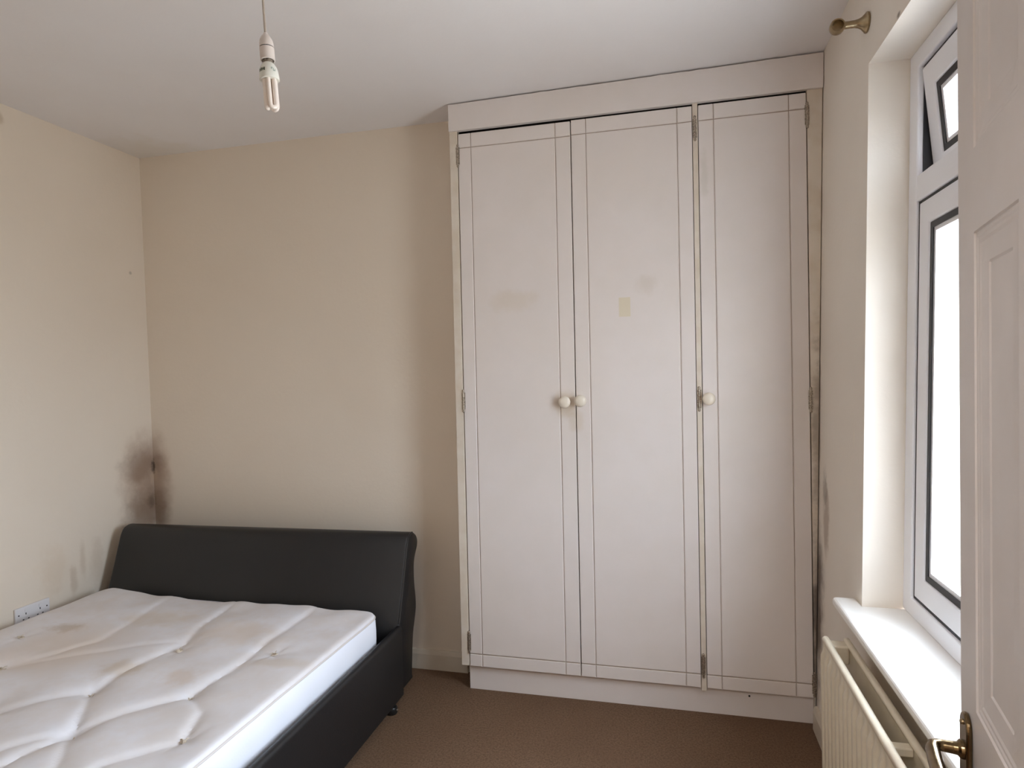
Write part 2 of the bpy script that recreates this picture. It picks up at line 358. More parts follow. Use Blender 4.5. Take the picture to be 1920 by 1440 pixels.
# sill board with horns and a rounded nose
bm = B(); zs0, zs1 = 0.637, 0.665; xf = 0.470
poly = [(WX(0.65, FO + 0.02), 1.185), (WX(0.65, 0.002), 1.185), (WX(0.65, 0.002), 1.12), (xf, 1.12), (xf, 2.062), (WX(0.65, 0.002), 2.062), (WX(0.65, 0.002), 1.995), (WX(0.65, FO + 0.02), 1.995)]
prism(bm, poly, zs0, zs1, lambda u, v, t: Vector((u, v, t)))
obj('window_sill', bm, M['sill'], win, bevel=0.011, seg=4)

# ------------------------------------------------------------------ fitted wardrobe
wd = tag(empty('wardrobe', (-0.16, 2.75, 0)), 'white fitted three-door wardrobe reaching the ceiling beside the window wall', 'wardrobe')
ZT, ZB = 2.3694, 0.1125
DXS = [(-0.838, -0.3645), (-0.3605, 0.1070), (0.1310, 0.5125)]
YD = YW + 0.001                            # door faces
def wr(z): return WX(z) - 0.003
bm = B()
n = 40; zlo = 2.378
top = []; 
xsf = [-0.876 + (wr(2.505) + 0.876) * i / n for i in range(n + 1)]
ptsf = [(x, CZ(x) - 0.0055 - 0.0018 * abs(math.sin(i * 1.7)) - 0.0012 * random.random()) for i, x in enumerate(xsf)]
poly = [(-0.876, zlo), (wr(zlo), zlo)] + ptsf[::-1]
prism(bm, poly, YW - 0.008, YW + 0.012, lambda u, v, t: Vector((u, t, v)))
obj('fascia_board', bm, M['wardrobe'], wd)
obj('gap_shade_sheet', box(B(), -0.857, wr(0.2) - 0.001, YW + 0.05, YW + 0.055, ZB + 0.01, 2.488), M['dark'], wd)  # added dark sheet, stands in for the shade behind the door gaps
obj('side_panel', box(B(), -0.876, -0.858, YW + 0.012, YA - 0.01, ZB, 2.488), M['wardrobe'], wd, bevel=0.001)
obj('frame_stile', box(B(), -0.876, -0.842, YD, YW + 0.03, ZB, zlo + 0.03), M['strip'], wd, bevel=0.0015)
obj('frame_stile', box(B(), 0.1095, 0.1285, YD + 0.001, YW + 0.03, ZB - 0.012, zlo + 0.03), M['strip'], wd, bevel=0.001)
bm = B(); prism(bm, [(0.5165, 0.03), (wr(0.03), 0.03), (wr(zlo), zlo), (0.5165, zlo)], YD + 0.002, YW + 0.03, lambda u, v, t: Vector((u, t, v)))
obj('frame_stile', bm, M['strip'], wd, bevel=0.001)
bm = B()
box(bm, -0.850, 0.5215, YW + 0.030, YW + 0.046, 0.0, ZB + 0.03)
obj('plinth', bm, M['wardrobe'], wd, bevel=0.001)
obj('plinth_screw', lathe(B(), [(0, 0), (0.004, 0), (0.004, 0.0012), (0, 0.0012)], (0.288, YW + 0.030, 0.083), (0, -1, 0), 10), M['slot'], wd)
def grooved_slab(bm, x0, x1, z0, z1, gx, gz, y, th, gw=0.0048, gd=0.003):
    xs = sorted([x0, x1] + [v for q in gx for v in (q - gw / 2, q + gw / 2)])
    zs = sorted([z0, z1] + [v for q in gz for v in (q - gw / 2, q + gw / 2)])
    ing = lambda v, G: any(abs(v - q) < gw / 2 for q in G)
    dep = [[(gd if ing((xs[i] + xs[i + 1]) / 2, gx) or ing((zs[j] + zs[j + 1]) / 2, gz) else 0) for j in range(len(zs) - 1)] for i in range(len(xs) - 1)]
    nx, nz = len(xs) - 1, len(zs) - 1
    def q(*p, mi=0):
        f = bm.faces.new([bm.verts.new(v) for v in p]); f.material_index = mi
    for i in range(nx):
        for j in range(nz):
            d = y + dep[i][j]
            q((xs[i], d, zs[j]), (xs[i + 1], d, zs[j]), (xs[i + 1], d, zs[j + 1]), (xs[i], d, zs[j + 1]), mi=1 if dep[i][j] else 0)
            for (di, dj, a, b) in ((1, 0, (xs[i + 1], zs[j]), (xs[i + 1], zs[j + 1])), (0, 1, (xs[i], zs[j + 1]), (xs[i + 1], zs[j + 1]))):
                if i + di < nx and j + dj < nz and dep[i + di][j + dj] != dep[i][j]:
                    d2 = y + dep[i + di][j + dj]
                    q((a[0], d, a[1]), (b[0], d, b[1]), (b[0], d2, b[1]), (a[0], d2, a[1]))
    for i in range(nx):
        for z, k in ((z0, 0), (z1, nz - 1)):
            d = y + dep[i][k]; q((xs[i], d, z), (xs[i + 1], d, z), (xs[i + 1], y + th, z), (xs[i], y + th, z))
    for j in range(nz):
        for x, k in ((x0, 0), (x1, nx - 1)):
            d = y + dep[k][j]; q((x, d, zs[j]), (x, d, zs[j + 1]), (x, y + th, zs[j + 1]), (x, y + th, zs[j]))
    q((x0, y + th, z0), (x1, y + th, z0), (x1, y + th, z1), (x0, y + th, z1))
    return bm
def hinge(parent, x, z, side):
    bm = B()
    tube(bm, [(x, YD - 0.001, z - 0.042), (x, YD - 0.001, z + 0.042)], 0.0042, 10)
    for k in range(5):
        zz = z - 0.042 + k * 0.021
        tube(bm, [(x, YD - 0.001, zz - 0.0012), (x, YD - 0.001, zz + 0.0012)], 0.0052, 10)
    sphere(bm, (x, YD - 0.001, z + 0.044), 0.0050, seg=10); sphere(bm, (x, YD - 0.001, z - 0.044), 0.0050, seg=10)
    box(bm, x - 0.008, x + 0.008, YD - 0.0005, YD + 0.0012, z - 0.036, z + 0.036)
    obj('hinge', bm, M['hinge'], parent, smooth=True)
GX = [(0.115, 0.87), (0.125, 0.882), (0.145, 0.845)]
KN = [(-0.405, 1.236), (-0.341, 1.240), (0.152, 1.243)]
HX = [(-0.8405, (2.275, 1.244, 0.214), -1), (0.1178, (2.282, 1.242, 0.199), 1), (0.5160, (2.286, 1.234, 0.165), 1)]
for k in range(3):
    x0, x1 = DXS[k]; wdt = x1 - x0
    ztop = ZT - (0.004 if k == 0 else 0.001)
    d = obj('door', grooved_slab(B(), x0, x1, ZB, ztop, [x0 + wdt * f for f in GX[k]], [ZB + 0.052, ztop - 0.058], YD, 0.019), [M['wardrobe'], M['groove']], wd, bevel=0.0012, seg=1)
    kx, kz = KN[k]
    kb = lathe(B(), [(0, 0), (0.019, 0), (0.0185, 0.003), (0.011, 0.006), (0.010, 0.012), (0.016, 0.016), (0.0235, 0.022), (0.0245, 0.027), (0.0215, 0.033), (0.013, 0.037), (0, 0.038)], (kx, YD, kz), (0, -1, 0), 28)
    obj('door_knob', kb, M['knob'], d, smooth=True)
    hx_, hzs, sd = HX[k]
    for z in hzs: hinge(d, hx_, z, sd)
    if k == 1:
        obj('tape_residue', box(B(), -0.183, -0.138, YD - 0.0003, YD + 0.0002, 1.572, 1.648), M['tape'], d)['label'] = 'yellowed rectangle of old tape'

# ------------------------------------------------------------------ bed
BX0, BX1 = -2.555, -1.072
bed = tag(empty('bed_frame', ((BX0 + BX1) / 2, 1.4, 0)), 'black leather bed frame with a scrolled headboard against the back wall', 'bed')
prof = [(2.362, 0.05), (2.362, 0.22), (2.370, 0.31), (2.395, 0.39), (2.424, 0.47), (2.450, 0.55), (2.468, 0.605), (2.480, 0.640), (2.498, 0.667), (2.524, 0.677), (2.555, 0.673), (2.582, 0.656), (2.597, 0.630), (2.590, 0.598), (2.566, 0.565), (2.552, 0.53),
        (2.552, 0.46), (2.563, 0.39), (2.563, 0.34), (2.546, 0.29), (2.526, 0.24), (2.512, 0.15), (2.500, 0.05)]
def closed_spline(p, n):
    """Catmull-Rom through an open list, keeps ends"""
    o = []
    for i in range(len(p) - 1):
        p0, p1, p2, p3 = (Vector((*p[max(0, min(len(p) - 1, k))], 0)) for k in (i - 1, i, i + 1, i + 2))
        for j in range(n):
            t = j / n
            q = 0.5 * ((2 * p1) + (p2 - p0) * t + (2 * p0 - 5 * p1 + 4 * p2 - p3) * t * t + (3 * p1 - p0 - 3 * p2 + p3) * t ** 3)
            o.append((q.x, q.y))
    o.append(p[-1]); return o
HB0, HB1, HT = -2.515, -1.086, math.tan(math.radians(2.5))
hp = closed_spline(prof, 3)
cen = (2.49, 0.36)
bm = B()
rings = []
r_ = 0.012
for x, sh in ((HB0, r_), (HB0 + 0.25 * r_, 0.45 * r_), (HB0 + r_, 0), (HB1 - r_, 0), (HB1 - 0.25 * r_, 0.45 * r_), (HB1, r_)):
    ring_ = []
    nP = len(hp)
    for i, (y, z) in enumerate(hp):
        a = Vector((*hp[(i + 1) % nP], 0)) - Vector((*hp[i - 1], 0)); a.normalize()
        nrm = Vector((a.y, -a.x, 0))            # points inward for this winding
        ring_.append(bm.verts.new((x, y + nrm.x * sh + HT * (x - HB1), max(0.05, z + nrm.y * sh))))
    rings.append(ring_)
for R0, R1 in zip(rings, rings[1:]):
    for i in range(len(hp)):
        j = (i + 1) % len(hp); bm.faces.new([R0[i], R0[j], R1[j], R1[i]])
bm.faces.new(rings[0]); bm.faces.new(rings[-1][::-1])
hb = obj('headboard', bm, M['leather'], bed, smooth=True)
itop = max(range(len(hp)), key=lambda i: hp[i][1])
pp = [Vector((HB1 - 0.003, y + 0.004, z - 0.002)) for y, z in hp[:itop + 1] if z > 0.33]
obj('piping', tube(B(), pp, 0.004, 8), M['piping_black'], hb, smooth=True)
def rail(x0, x1, nose):
    y1_ = 2.372 + HT * ((x0 + x1) / 2 - HB1)
    pl = [(x0, 0.05), (x1, 0.05)] + [(x1, 0.316)] + arc(x1 - 0.014, 0.318, 0.014, 0, 90, 5) + arc(x0 + 0.014, 0.318, 0.014, 90, 180, 5)
    bm = B(); prism(bm, pl, 0.36, y1_, lambda u, v, t: Vector((u, t, v)))
    return bm
obj('side_rail', rail(BX1 - 0.030, BX1, 1), M['leather'], bed, smooth=True)
obj('side_rail', rail(HB0 - 0.035, HB0 - 0.005, -1), M['leather'], bed, smooth=True)
bm = B(); box(bm, HB0 - 0.035, BX1, 0.300, 0.360, 0.05, 0.40); obj('footboard', bm, M['leather'], bed, bevel=0.015, seg=4)
for k in range(14):
    y = 0.46 + k * 0.14
    obj('slat', box(B(), HB0 - 0.005, BX1 - 0.030, y - 0.035, y + 0.035, 0.196, 0.212), M['slat'], bed, bevel=0.002)
for (x, y) in ((-1.100, 2.315), (HB0 + 0.03, 2.26), (-1.100, 0.42), (HB0 - 0.0, 0.42)):
    bm = B()
    lathe(bm, [(0, 0), (0.021, 0), (0.023, 0.004), (0.023, 0.022), (0.020, 0.027), (0.010, 0.030), (0.010, 0.052), (0, 0.052)], (x, y, 0), (0, 0, 1), 20)
    cs = obj('castor', bm, M['castor'], bed, smooth=True)
    obj('stem_pin', lathe(B(), [(0, 0), (0.004, 0), (0.004, 0.004), (0, 0.005)], (x + 0.0225, y, 0.016), (1, 0, 0), 10), M['hinge'], cs, smooth=True)

# ------------------------------------------------------------------ mattress
MW, ML, MZ0, MZ1 = 1.352, 1.86, 0.2125, 0.427
MC = Vector((-1.814, 2.285 - ML / 2, 0)); MA = math.radians(-1.0)
def m2w(u, v, z):
    return Vector((MC.x + u * math.cos(MA) - v * math.sin(MA), MC.y + u * math.sin(MA) + v * math.cos(MA), z))
def w2m(x, y):
    dx, dy = x - MC.x, y - MC.y
    return (dx * math.cos(MA) + dy * math.sin(MA), -dx * math.sin(MA) + dy * math.cos(MA))
TUFTS_W = [(-1.318, 1.872), (-1.667, 1.833), (-2.33, 1.80), (-1.415, 1.589), (-1.731, 1.541), (-2.182, 1.621),
           (-1.250, 1.380), (-1.589, 1.355), (-1.93, 1.37), (-2.29, 1.36), (-1.42, 1.10), (-1.75, 1.10), (-2.10, 1.10),
           (-1.27, 0.82), (-1.61, 0.82), (-1.95, 0.82), (-2.29, 0.82), (-1.44, 0.58), (-1.78, 0.58), (-2.12, 0.58)]
TU = [w2m(*t) for t in TUFTS_W]
TUP = [random.uniform(0, 6.28) for _ in TU]
CREASE_W = [  # runs of puckered ticking between the tufts: (points, depth, width)
    ([(-1.40, 2.26), (-1.405, 1.95), (-1.39, 1.74), (-1.415, 1.589), (-1.52, 1.45), (-1.589, 1.355), (-1.62, 1.1)], 0.013, 0.030),
    ([(-1.415, 1.589), (-1.30, 1.50), (-1.250, 1.380), (-1.36, 1.25), (-1.42, 1.10)], 0.011, 0.028),
    ([(-1.78, 2.27), (-1.74, 2.02), (-1.70, 1.90), (-1.72, 1.70), (-1.731, 1.541), (-1.84, 1.43), (-1.93, 1.37)], 0.012, 0.032),
    ([(-1.731, 1.541), (-1.66, 1.46), (-1.589, 1.355), (-1.70, 1.2), (-1.75, 1.10)], 0.012, 0.028),
    ([(-1.70, 1.90), (-1.87, 1.80), (-2.0, 1.72), (-2.182, 1.621)], 0.007, 0.04),
    ([(-2.10, 2.26), (-2.06, 2.05), (-2.02, 1.85), (-2.08, 1.72), (-2.182, 1.621), (-2.26, 1.48)], 0.008, 0.036),
    ([(-1.93, 1.37), (-1.86, 1.22), (-1.75, 1.10)], 0.010, 0.03),
    ([(-1.589, 1.355), (-1.48, 1.22), (-1.42, 1.10), (-1.3, 0.95)], 0.010, 0.03),
]
CR = [([w2m(*p) for p in pts], d, wd_) for pts, d, wd_ in CREASE_W]
def segd(u, v, a, b):
    ax, ay = a; bx, by = b; dx, dy = bx - ax, by - ay; L2 = dx * dx + dy * dy
    t = max(0, min(1, ((u - ax) * dx + (v - ay) * dy) / L2)); px, py = u - ax - t * dx, v - ay - t * dy
    return math.hypot(px, py), (dx * (v - ay) - dy * (u - ax))
def mh(u, v):
    h = 0.0
    for (a, b) in TU:
        d = math.hypot(u - a, v - b)
        if d < 0.2: h -= 0.010 * math.exp(-(d / 0.05) ** 1.5)
    for pts, dp, wv in CR:
        best = 9; sgn = 1
        for a, b in zip(pts, pts[1:]):
            if min(a[0], b[0]) - 0.2 < u < max(a[0], b[0]) + 0.2 and min(a[1], b[1]) - 0.2 < v < max(a[1], b[1]) + 0.2:
                d, s = segd(u, v, a, b)
                if d < best: best, sgn = d, (1 if s > 0 else -1)
        if best < 0.25:
            ww = wv * (1.25 if sgn > 0 else 0.38)      # one flank slacker than the other
            h -= 1.05 * dp * math.exp(-best / ww)
    h += 0.0030 * math.sin(u * 9 + 1.3 * math.sin(v * 5)) + 0.0016 * math.sin(u * 23 + v * 17) + 0.0012 * math.sin(v * 31 - u * 11)
    for (a, b), ph in zip(TU, TUP):              # short puckers running out from each tuft
        dx, dy = u - a, v - b; d = math.hypot(dx, dy)
        if d < 0.17: h += 0.0028 * math.cos(5 * math.atan2(dy, dx) + ph) * smooth01(d / 0.03) * math.exp(-d / 0.06)
    eu, ev = MW / 2 - abs(u), ML / 2 - abs(v)
    return h
cx, cy = MC.x, MC.y
def inset(c, k):
    d = Vector((c.x - cx, c.y - cy, 0)); return Vector((c.x, c.y, 0)) - d.normalized() * k
NU, NV = 150, 200
RC = 0.055; RE = 0.014
def plan(u, v):
    """keep the plan outline's corners round"""
    hu, hv = MW / 2, ML / 2
    au, av = abs(u), abs(v)
    if au > hu - RC and av > hv - RC:
        du, dv = au - (hu - RC), av - (hv - RC); mx = max(du, dv); l = math.hypot(du, dv)
        if l > 1e-9:
            k = mx / l; du, dv = du * k, dv * k
        au, av = hu - RC + du, hv - RC + dv
    return math.copysign(au, u), math.copysign(av, v)
def samp(n, half):
    """dense near the rim"""
    inner = [-half + RE * 1.3 + (2 * half - 2.6 * RE) * i / n for i in range(n + 1)]
    rim = [half - RE * (1 - math.sin(math.radians(a))) for a in (25, 45, 65, 90)]
    return [-q for q in rim[::-1]] + inner + rim
us, vs_ = samp(NU, MW / 2), samp(NV, ML / 2)
bm = B(); grid = []
for u in us:
    row = []
    for v in vs_:
        uu, vv = plan(u, v)
        # distance in from the rim (rounded outline)
        au, av = abs(u), abs(v)
        e_ = min(MW / 2 - au, ML / 2 - av)
        drop = 0.0
        if e_ < RE:
            t = 1 - e_ / RE; drop = RE * (1 - math.sqrt(max(0, 1 - t * t)))
        edge = smooth01(e_ / 0.10)
        z = MZ1 - drop + mh(uu, vv) * (0.30 + 0.70 * edge)
        # far-left corner sits a little proud, the middle of the far edge sags
        z += 0.0035 * (math.sin(uu * 21 + 0.7) + 0.6 * math.sin(uu * 37)) * math.exp(-((ML / 2 - vv) / 0.10) ** 2)
        z -= 0.012 * math.exp(-((uu + 0.18) / 0.22) ** 2) * math.exp(-((ML / 2 - vv) / 0.12) ** 2)
        z += 0.008 * math.exp(-((uu + 0.62) / 0.10) ** 2) * math.exp(-((ML / 2 - vv) / 0.15) ** 2)
        row.append(bm.verts.new(m2w(uu, vv, z)))
    grid.append(row)
for i in range(len(us) - 1):
    for j in range(len(vs_) - 1):
        bm.faces.new([grid[i][j], grid[i + 1][j], grid[i + 1][j + 1], grid[i][j + 1]])
rim = [grid[i][0] for i in range(len(us))] + [grid[-1][j] for j in range(1, len(vs_))] + [grid[i][-1] for i in range(len(us) - 2, -1, -1)] + [grid[0][j] for j in range(len(vs_) - 2, 0, -1)]
rim_co = [v.co.copy() for v in rim]
bot = [bm.verts.new((*inset(c, 0.008)[:2], MZ1 - RE - 0.03)) for c in rim_co]
for i in range(len(rim)):
    j = (i + 1) % len(rim); bm.faces.new([rim[i], rim[j], bot[j], bot[i]])
mat_o = obj('mattress', bm, M['ticking'], smooth=True, origin=(MC.x, MC.y, MZ0))
tag(mat_o, 'worn white tufted double mattress with yellowish stains on the black bed', 'mattress')
# side border below the top panel
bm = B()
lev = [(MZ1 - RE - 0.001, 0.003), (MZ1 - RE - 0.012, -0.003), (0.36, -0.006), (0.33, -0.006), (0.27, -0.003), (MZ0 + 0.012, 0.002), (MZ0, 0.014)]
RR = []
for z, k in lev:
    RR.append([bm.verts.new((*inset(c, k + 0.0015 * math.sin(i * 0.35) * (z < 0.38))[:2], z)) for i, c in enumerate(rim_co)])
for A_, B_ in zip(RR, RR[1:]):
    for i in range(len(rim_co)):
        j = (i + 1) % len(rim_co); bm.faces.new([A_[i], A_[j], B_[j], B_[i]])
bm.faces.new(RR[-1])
obj('side_border', bm, M['side_border'], mat_o, smooth=True)['label'] = 'bluish white border around the side, lightened to stand for window light'
bm = B()
sel = rim_co[::2]
tube(bm, [inset(c, -0.0005) + Vector((0, 0, c.z - 0.001)) for c in sel], 0.0036, 8, closed=True)
obj('piping', bm, M['piping'], mat_o, smooth=True)
for i, (a, b) in enumerate(TU):
    p = m2w(a, b, MZ1 + mh(a, b) + 0.0008)
    bm = B(); lathe(bm, [(0, 0), (0.011, 0), (0.012, 0.002), (0.009, 0.0042), (0.004, 0.0032), (0, 0.0028)], p, (random.uniform(-.25, .25), random.uniform(-.25, .25), 1), 10)
    t0 = random.uniform(0, 6.28)
    for k in range(3):
        aa = t0 + k * 2.1; q = p + Vector((math.cos(aa) * 0.013, math.sin(aa) * 0.013, 0.006 + 0.004 * random.random()))
        tube(bm, [p + Vector((0, 0, 0.003)), p + Vector((math.cos(aa) * 0.006, math.sin(aa) * 0.006, 0.008)), q], [0.0022, 0.002, 0.001], 6)
    obj('tuft', bm, M['tuft'], mat_o, smooth=True)

# ------------------------------------------------------------------ radiator
RY0, RY1, RZ0, RZ1 = 1.09, 1.955, 0.09, 0.582
rad = tag(empty('radiator', (0.45, (RY0 + RY1) / 2, RZ0)), 'cream ribbed double panel radiator under the window sill', 'radiator')
def rad_panel(xc, sgn):
    """fluted steel sheet with a rolled top seam; sgn -1 faces the room"""
    bm = B(); pitch = 0.0392; ny = int((RY1 - RY0) / pitch * 10)
    rows = []
    zs = [RZ0, RZ0 + 0.012, RZ0 + 0.03, RZ0 + 0.045, RZ1 - 0.052, RZ1 - 0.036, RZ1 - 0.014, RZ1 - 0.006]
    for z in zs:
        e1 = smooth01((z - RZ0 - 0.02) / 0.03) * smooth01((RZ1 - 0.030 - z) / 0.025)
        row = []
        for k in range(ny + 1):
            y = RY0 + (RY1 - RY0) * k / ny
            fl = smooth01(0.5 + 0.95 * math.cos(2 * math.pi * (y - RY0) / pitch))
            row.append(bm.verts.new((xc + sgn * (0.004 + 0.009 * fl * e1), y, z)))
        rows.append(row)
    back = [[bm.verts.new((xc - sgn * 0.004, r[0].co.y if s == 0 else r[-1].co.y, r[0].co.z)) for s in (0, 1)] for r in (rows[0], rows[-1])]
    for a, b in zip(rows, rows[1:]):
        for k in range(ny): bm.faces.new([a[k], a[k + 1], b[k + 1], b[k]])
    bm.faces.new(rows[0] + [back[0][1], back[0][0]]); bm.faces.new(rows[-1][::-1] + [back[1][0], back[1][1]])
    bm.faces.new([r[0] for r in rows] + [back[1][0], back[0][0]]); bm.faces.new([r[-1] for r in rows][::-1] + [back[0][1], back[1][1]])
    bm.faces.new([back[0][0], back[0][1], back[1][1], back[1][0]])
    return bm
RF, RB = 0.427, 0.482
obj('front_panel', rad_panel(RF, -1), M['radiator'], rad, smooth=True)
obj('back_panel', rad_panel(RB, 1), M['radiator'], rad, smooth=True)
for xx in (RF, RB):
    bm = B(); tube(bm, [(xx, RY0 + 0.004, RZ1 - 0.005), (xx, RY1 - 0.006, RZ1 - 0.005)], 0.0100 if xx == RF else 0.0090, 10)
    obj('top_seam', bm, M['radiator'], rad, smooth=True)
for yy in (RY1 - 0.03, RY0 + 0.03):
    bm = B(); box(bm, RF + 0.004, RB - 0.004, yy - 0.022, yy + 0.022, RZ1 - 0.055, RZ1 - 0.004)
    obj('end_connector', bm, M['radiator'], rad, bevel=0.006, seg=3)
for yy in (1.445, 1.25):
    bm = B(); box(bm, RF + 0.004, RB - 0.004, yy - 0.012, yy + 0.012, RZ1 - 0.030, RZ1 - 0.012)
    obj('spacer', bm, M['radiator'], rad, bevel=0.003)
for yy in (RY1 - 0.18, RY0 + 0.18):
    bm = B(); box(bm, RB + 0.004, WX(0.35) - 0.0005, yy - 0.015, yy + 0.015, 0.2, 0.5)
    obj('wall_bracket', bm, M['radiator'], rad)

# ------------------------------------------------------------------ bedroom door, standing open
dr = tag(empty('door_1', (0.27, 0.27, 0.008)), 'white panelled bedroom door standing open at the right edge', 'door', kind='structure')
TD = 1.1; DE = Vector((0.3665 * TD, 0.9305 * TD, 0)); PH = math.radians(10.3)
dh = Vector((-math.sin(PH), -math.cos(PH), 0)); dn = Vector((-math.cos(PH), math.sin(PH), 0))
def DP(s, nrm, z): return DE + dh * (s + 0.012 * (z - 1.25)) + dn * nrm + Vector((0, 0, z))
DW, DH, DT = 0.762, 1.981, 0.036
PANX = [(0.083, 0.262), (0.410, 0.650)]
PANZ = [(0.22, 0.70), (0.898, 1.530), (1.637, 1.87)]
PR = [(0, 0), (0.002, 0.0022), (0.006, 0.0022), (0.009, 0.0032), (0.013, 0.0034), (0.017, 0.0046), (0.021, 0.0048), (0.043, 0.0060), (0.046, 0.0076)]
def pdepth(d):
    if d <= 0: return 0
    for (a, da), (b, db) in zip(PR, PR[1:]):
        if d <= b: return da + (db - da) * (d - a) / (b - a)
    return PR[-1][1]
def ddepth(s, z):
    for (a, b) in PANX:
        for (c, e_) in PANZ:
            if a < s < b and c < z < e_: return pdepth(min(s - a, b - s, z - c, e_ - z))
    return 0
ss = sorted({0, DW} | {round(a + q[0], 5) for a, b in PANX for q in PR} | {round(b - q[0], 5) for a, b in PANX for q in PR})
zz = sorted({0.008, DH} | {round(a + q[0], 5) for a, b in PANZ for q in PR} | {round(b - q[0], 5) for a, b in PANZ for q in PR})
bm = B()
FR = [[bm.verts.new(DP(s, -ddepth(s, z), z)) for z in zz] for s in ss]
BK = [[bm.verts.new(DP(s, -DT + ddepth(s, z), z)) for z in zz] for s in ss]
for i in range(len(ss) - 1):
    for j in range(len(zz) - 1):
        for G in (FR, BK):
            a, b, c, d = G[i][j], G[i + 1][j], G[i + 1][j + 1], G[i][j + 1]
            # split along the mitre so the mouldings meet at a clean diagonal
            if abs((a.co - c.co).length) and (i + j) >= 0: bm.faces.new([a, b, c, d])
for i in range(len(ss) - 1):
    for j in (0, len(zz) - 1): bm.faces.new([FR[i][j], FR[i + 1][j], BK[i + 1][j], BK[i][j]])
for j in range(len(zz) - 1):
    for i in (0, len(ss) - 1): bm.faces.new([FR[i][j], FR[i][j + 1], BK[i][j + 1], BK[i][j]])
leaf = obj('door_leaf', bm, M['door'], dr)
# lever handle on a long back plate
SC, ZL = 0.046, 0.826
hd = obj('back_plate', prism(B(), [(SC - 0.021, 0.715), (SC + 0.021, 0.715), (SC + 0.021, 0.857)] + [(SC + 0.021 * math.cos(math.radians(a)), 0.857 + 0.021 * math.sin(math.radians(a))) for a in range(10, 180, 10)] + [(SC - 0.021, 0.857)],
            0.0002, 0.0075, lambda u, v, t: DP(u, t, v)), M['brass'], leaf, bevel=0.003, seg=3)
bm = B()
lathe(bm, [(0, 0), (0.013, 0), (0.0125, 0.004), (0.009, 0.007), (0.0085, 0.012)], DP(SC, 0.007, ZL), dn, 20)
neck = [DP(SC, 0.016, ZL), DP(SC, 0.03, ZL), DP(SC + 0.000, 0.035, ZL), DP(SC + 0.004, 0.042, ZL), DP(SC + 0.014, 0.045, ZL - 0.001), DP(SC + 0.04, 0.046, ZL - 0.003), DP(SC + 0.07, 0.046, ZL - 0.004), DP(SC + 0.095, 0.044, ZL - 0.002), DP(SC + 0.108, 0.041, ZL + 0.001)]
tube(bm, neck, [0.0085, 0.008, 0.008, 0.0085, 0.009, 0.0095, 0.010, 0.009, 0.006], 16)
obj('lever', bm, M['brass'], leaf, smooth=True)
for zq in (0.865, 0.727):
    obj('screw', sphere(B(), DP(SC, 0.0075, zq), 0.004, (1, 1, 1), 12), M['brass_pale'], leaf, smooth=True)
obj('latch', prism(B(), [(-0.010, 0.785), (0.0, 0.785), (0.0, 0.81), (-0.010, 0.81)], -0.024, -0.012, lambda u, v, t: DP(u, t, v)), M['brass'], leaf)

# ------------------------------------------------------------------ double socket on the left wall
sk = tag(empty('wall_socket', (X0, 2.04, 0.40)), 'white double wall socket low on the left wall behind the mattress', 'socket')
SY0, SY1, SZ0, SZ1 = 1.966, 2.112, 0.360, 0.446
sx0 = X0 - 0.0155 * 0.40 + 0.0003
obj('face_plate', box(B(), sx0, sx0 + 0.010, SY0, SY1, SZ0, SZ1), M['white_plastic'], sk, bevel=0.003, seg=3)
for yc in (SY0 + 0.043, SY1 - 0.043):
    obj('switch', box(B(), sx0 + 0.010, sx0 + 0.0125, yc - 0.006 + 0.012 * 0, yc + 0.006, SZ1 - 0.026, SZ1 - 0.010), M['white_plastic'], sk, bevel=0.001)
    for (dy, dz, hw, hh) in ((0, -0.030 + 0.0, 0.002, 0.004), (-0.011, -0.052, 0.0032, 0.002), (0.011, -0.052, 0.0032, 0.002)):
        obj('pin_slot', box(B(), sx0 + 0.0098, sx0 + 0.0103, yc + dy - hw, yc + dy + hw, SZ1 + dz - hh, SZ1 + dz + hh), M['slot'], sk)
for yc in (SY0 + 0.0135, SY1 - 0.0135):
    obj('screw', lathe(B(), [(0, 0), (0.003, 0), (0.003, 0.0006), (0, 0.0008)], (sx0 + 0.0099, yc, 0.416), (1, 0, 0), 10), M['slot'], sk)

# ------------------------------------------------------------------ pendant lamp with a stick bulb
LT = Vector((-0.946, 1.380, 2.205)); LB = Vector((-0.936, 1.378, 2.019)) + Vector((0.004, 0.0, 0))
ax = (LB - LT).normalized()
pl = tag(empty('pendant_lamp', (LT.x - 0.012, LT.y, H)), 'bare low-energy bulb in a white lampholder hanging on a cord from the ceiling', 'ceiling lamp')
crose = lathe(B(), [(0, 0), (0.045, 0), (0.044, 0.010), (0.034, 0.020), (0.012, 0.026), (0.006, 0.034), (0, 0.034)], (LT.x - 0.012, LT.y, H), (0, 0, -1), 24)
obj('ceiling_rose', crose, M['pendant'], pl, smooth=True)
obj('cord', tube(B(), [(LT.x - 0.012, LT.y, H - 0.03), (LT.x - 0.011, LT.y, H - 0.12), (LT.x - 0.004, LT.y, LT.z + 0.08), LT + Vector((-0.001, 0, 0.015)), LT + ax * 0.012], 0.0030, 8), M['cable'], pl, smooth=True)
K = 1.0
lh = obj('lampholder', lathe(B(), [(0, -0.004), (0.0045, -0.004), (0.006, 0.0), (0.011, 0.006), (0.0150, 0.014), (0.0168, 0.024), (0.0172, 0.0318), (0.0158, 0.0322), (0.0158, 0.0342), (0.0174, 0.0346), (0.0174, 0.0640), (0.0160, 0.0650), (0.0148, 0.0650), (0.0148, 0.060), (0, 0.060)], LT, ax, 28), M['pendant'], pl, smooth=True)
obj('shade_ring', lathe(B(), [(0.0159, 0.0318), (0.0162, 0.0318), (0.0162, 0.0346), (0.0159, 0.0346)], LT, ax, 28), M['slot'], lh, smooth=True)
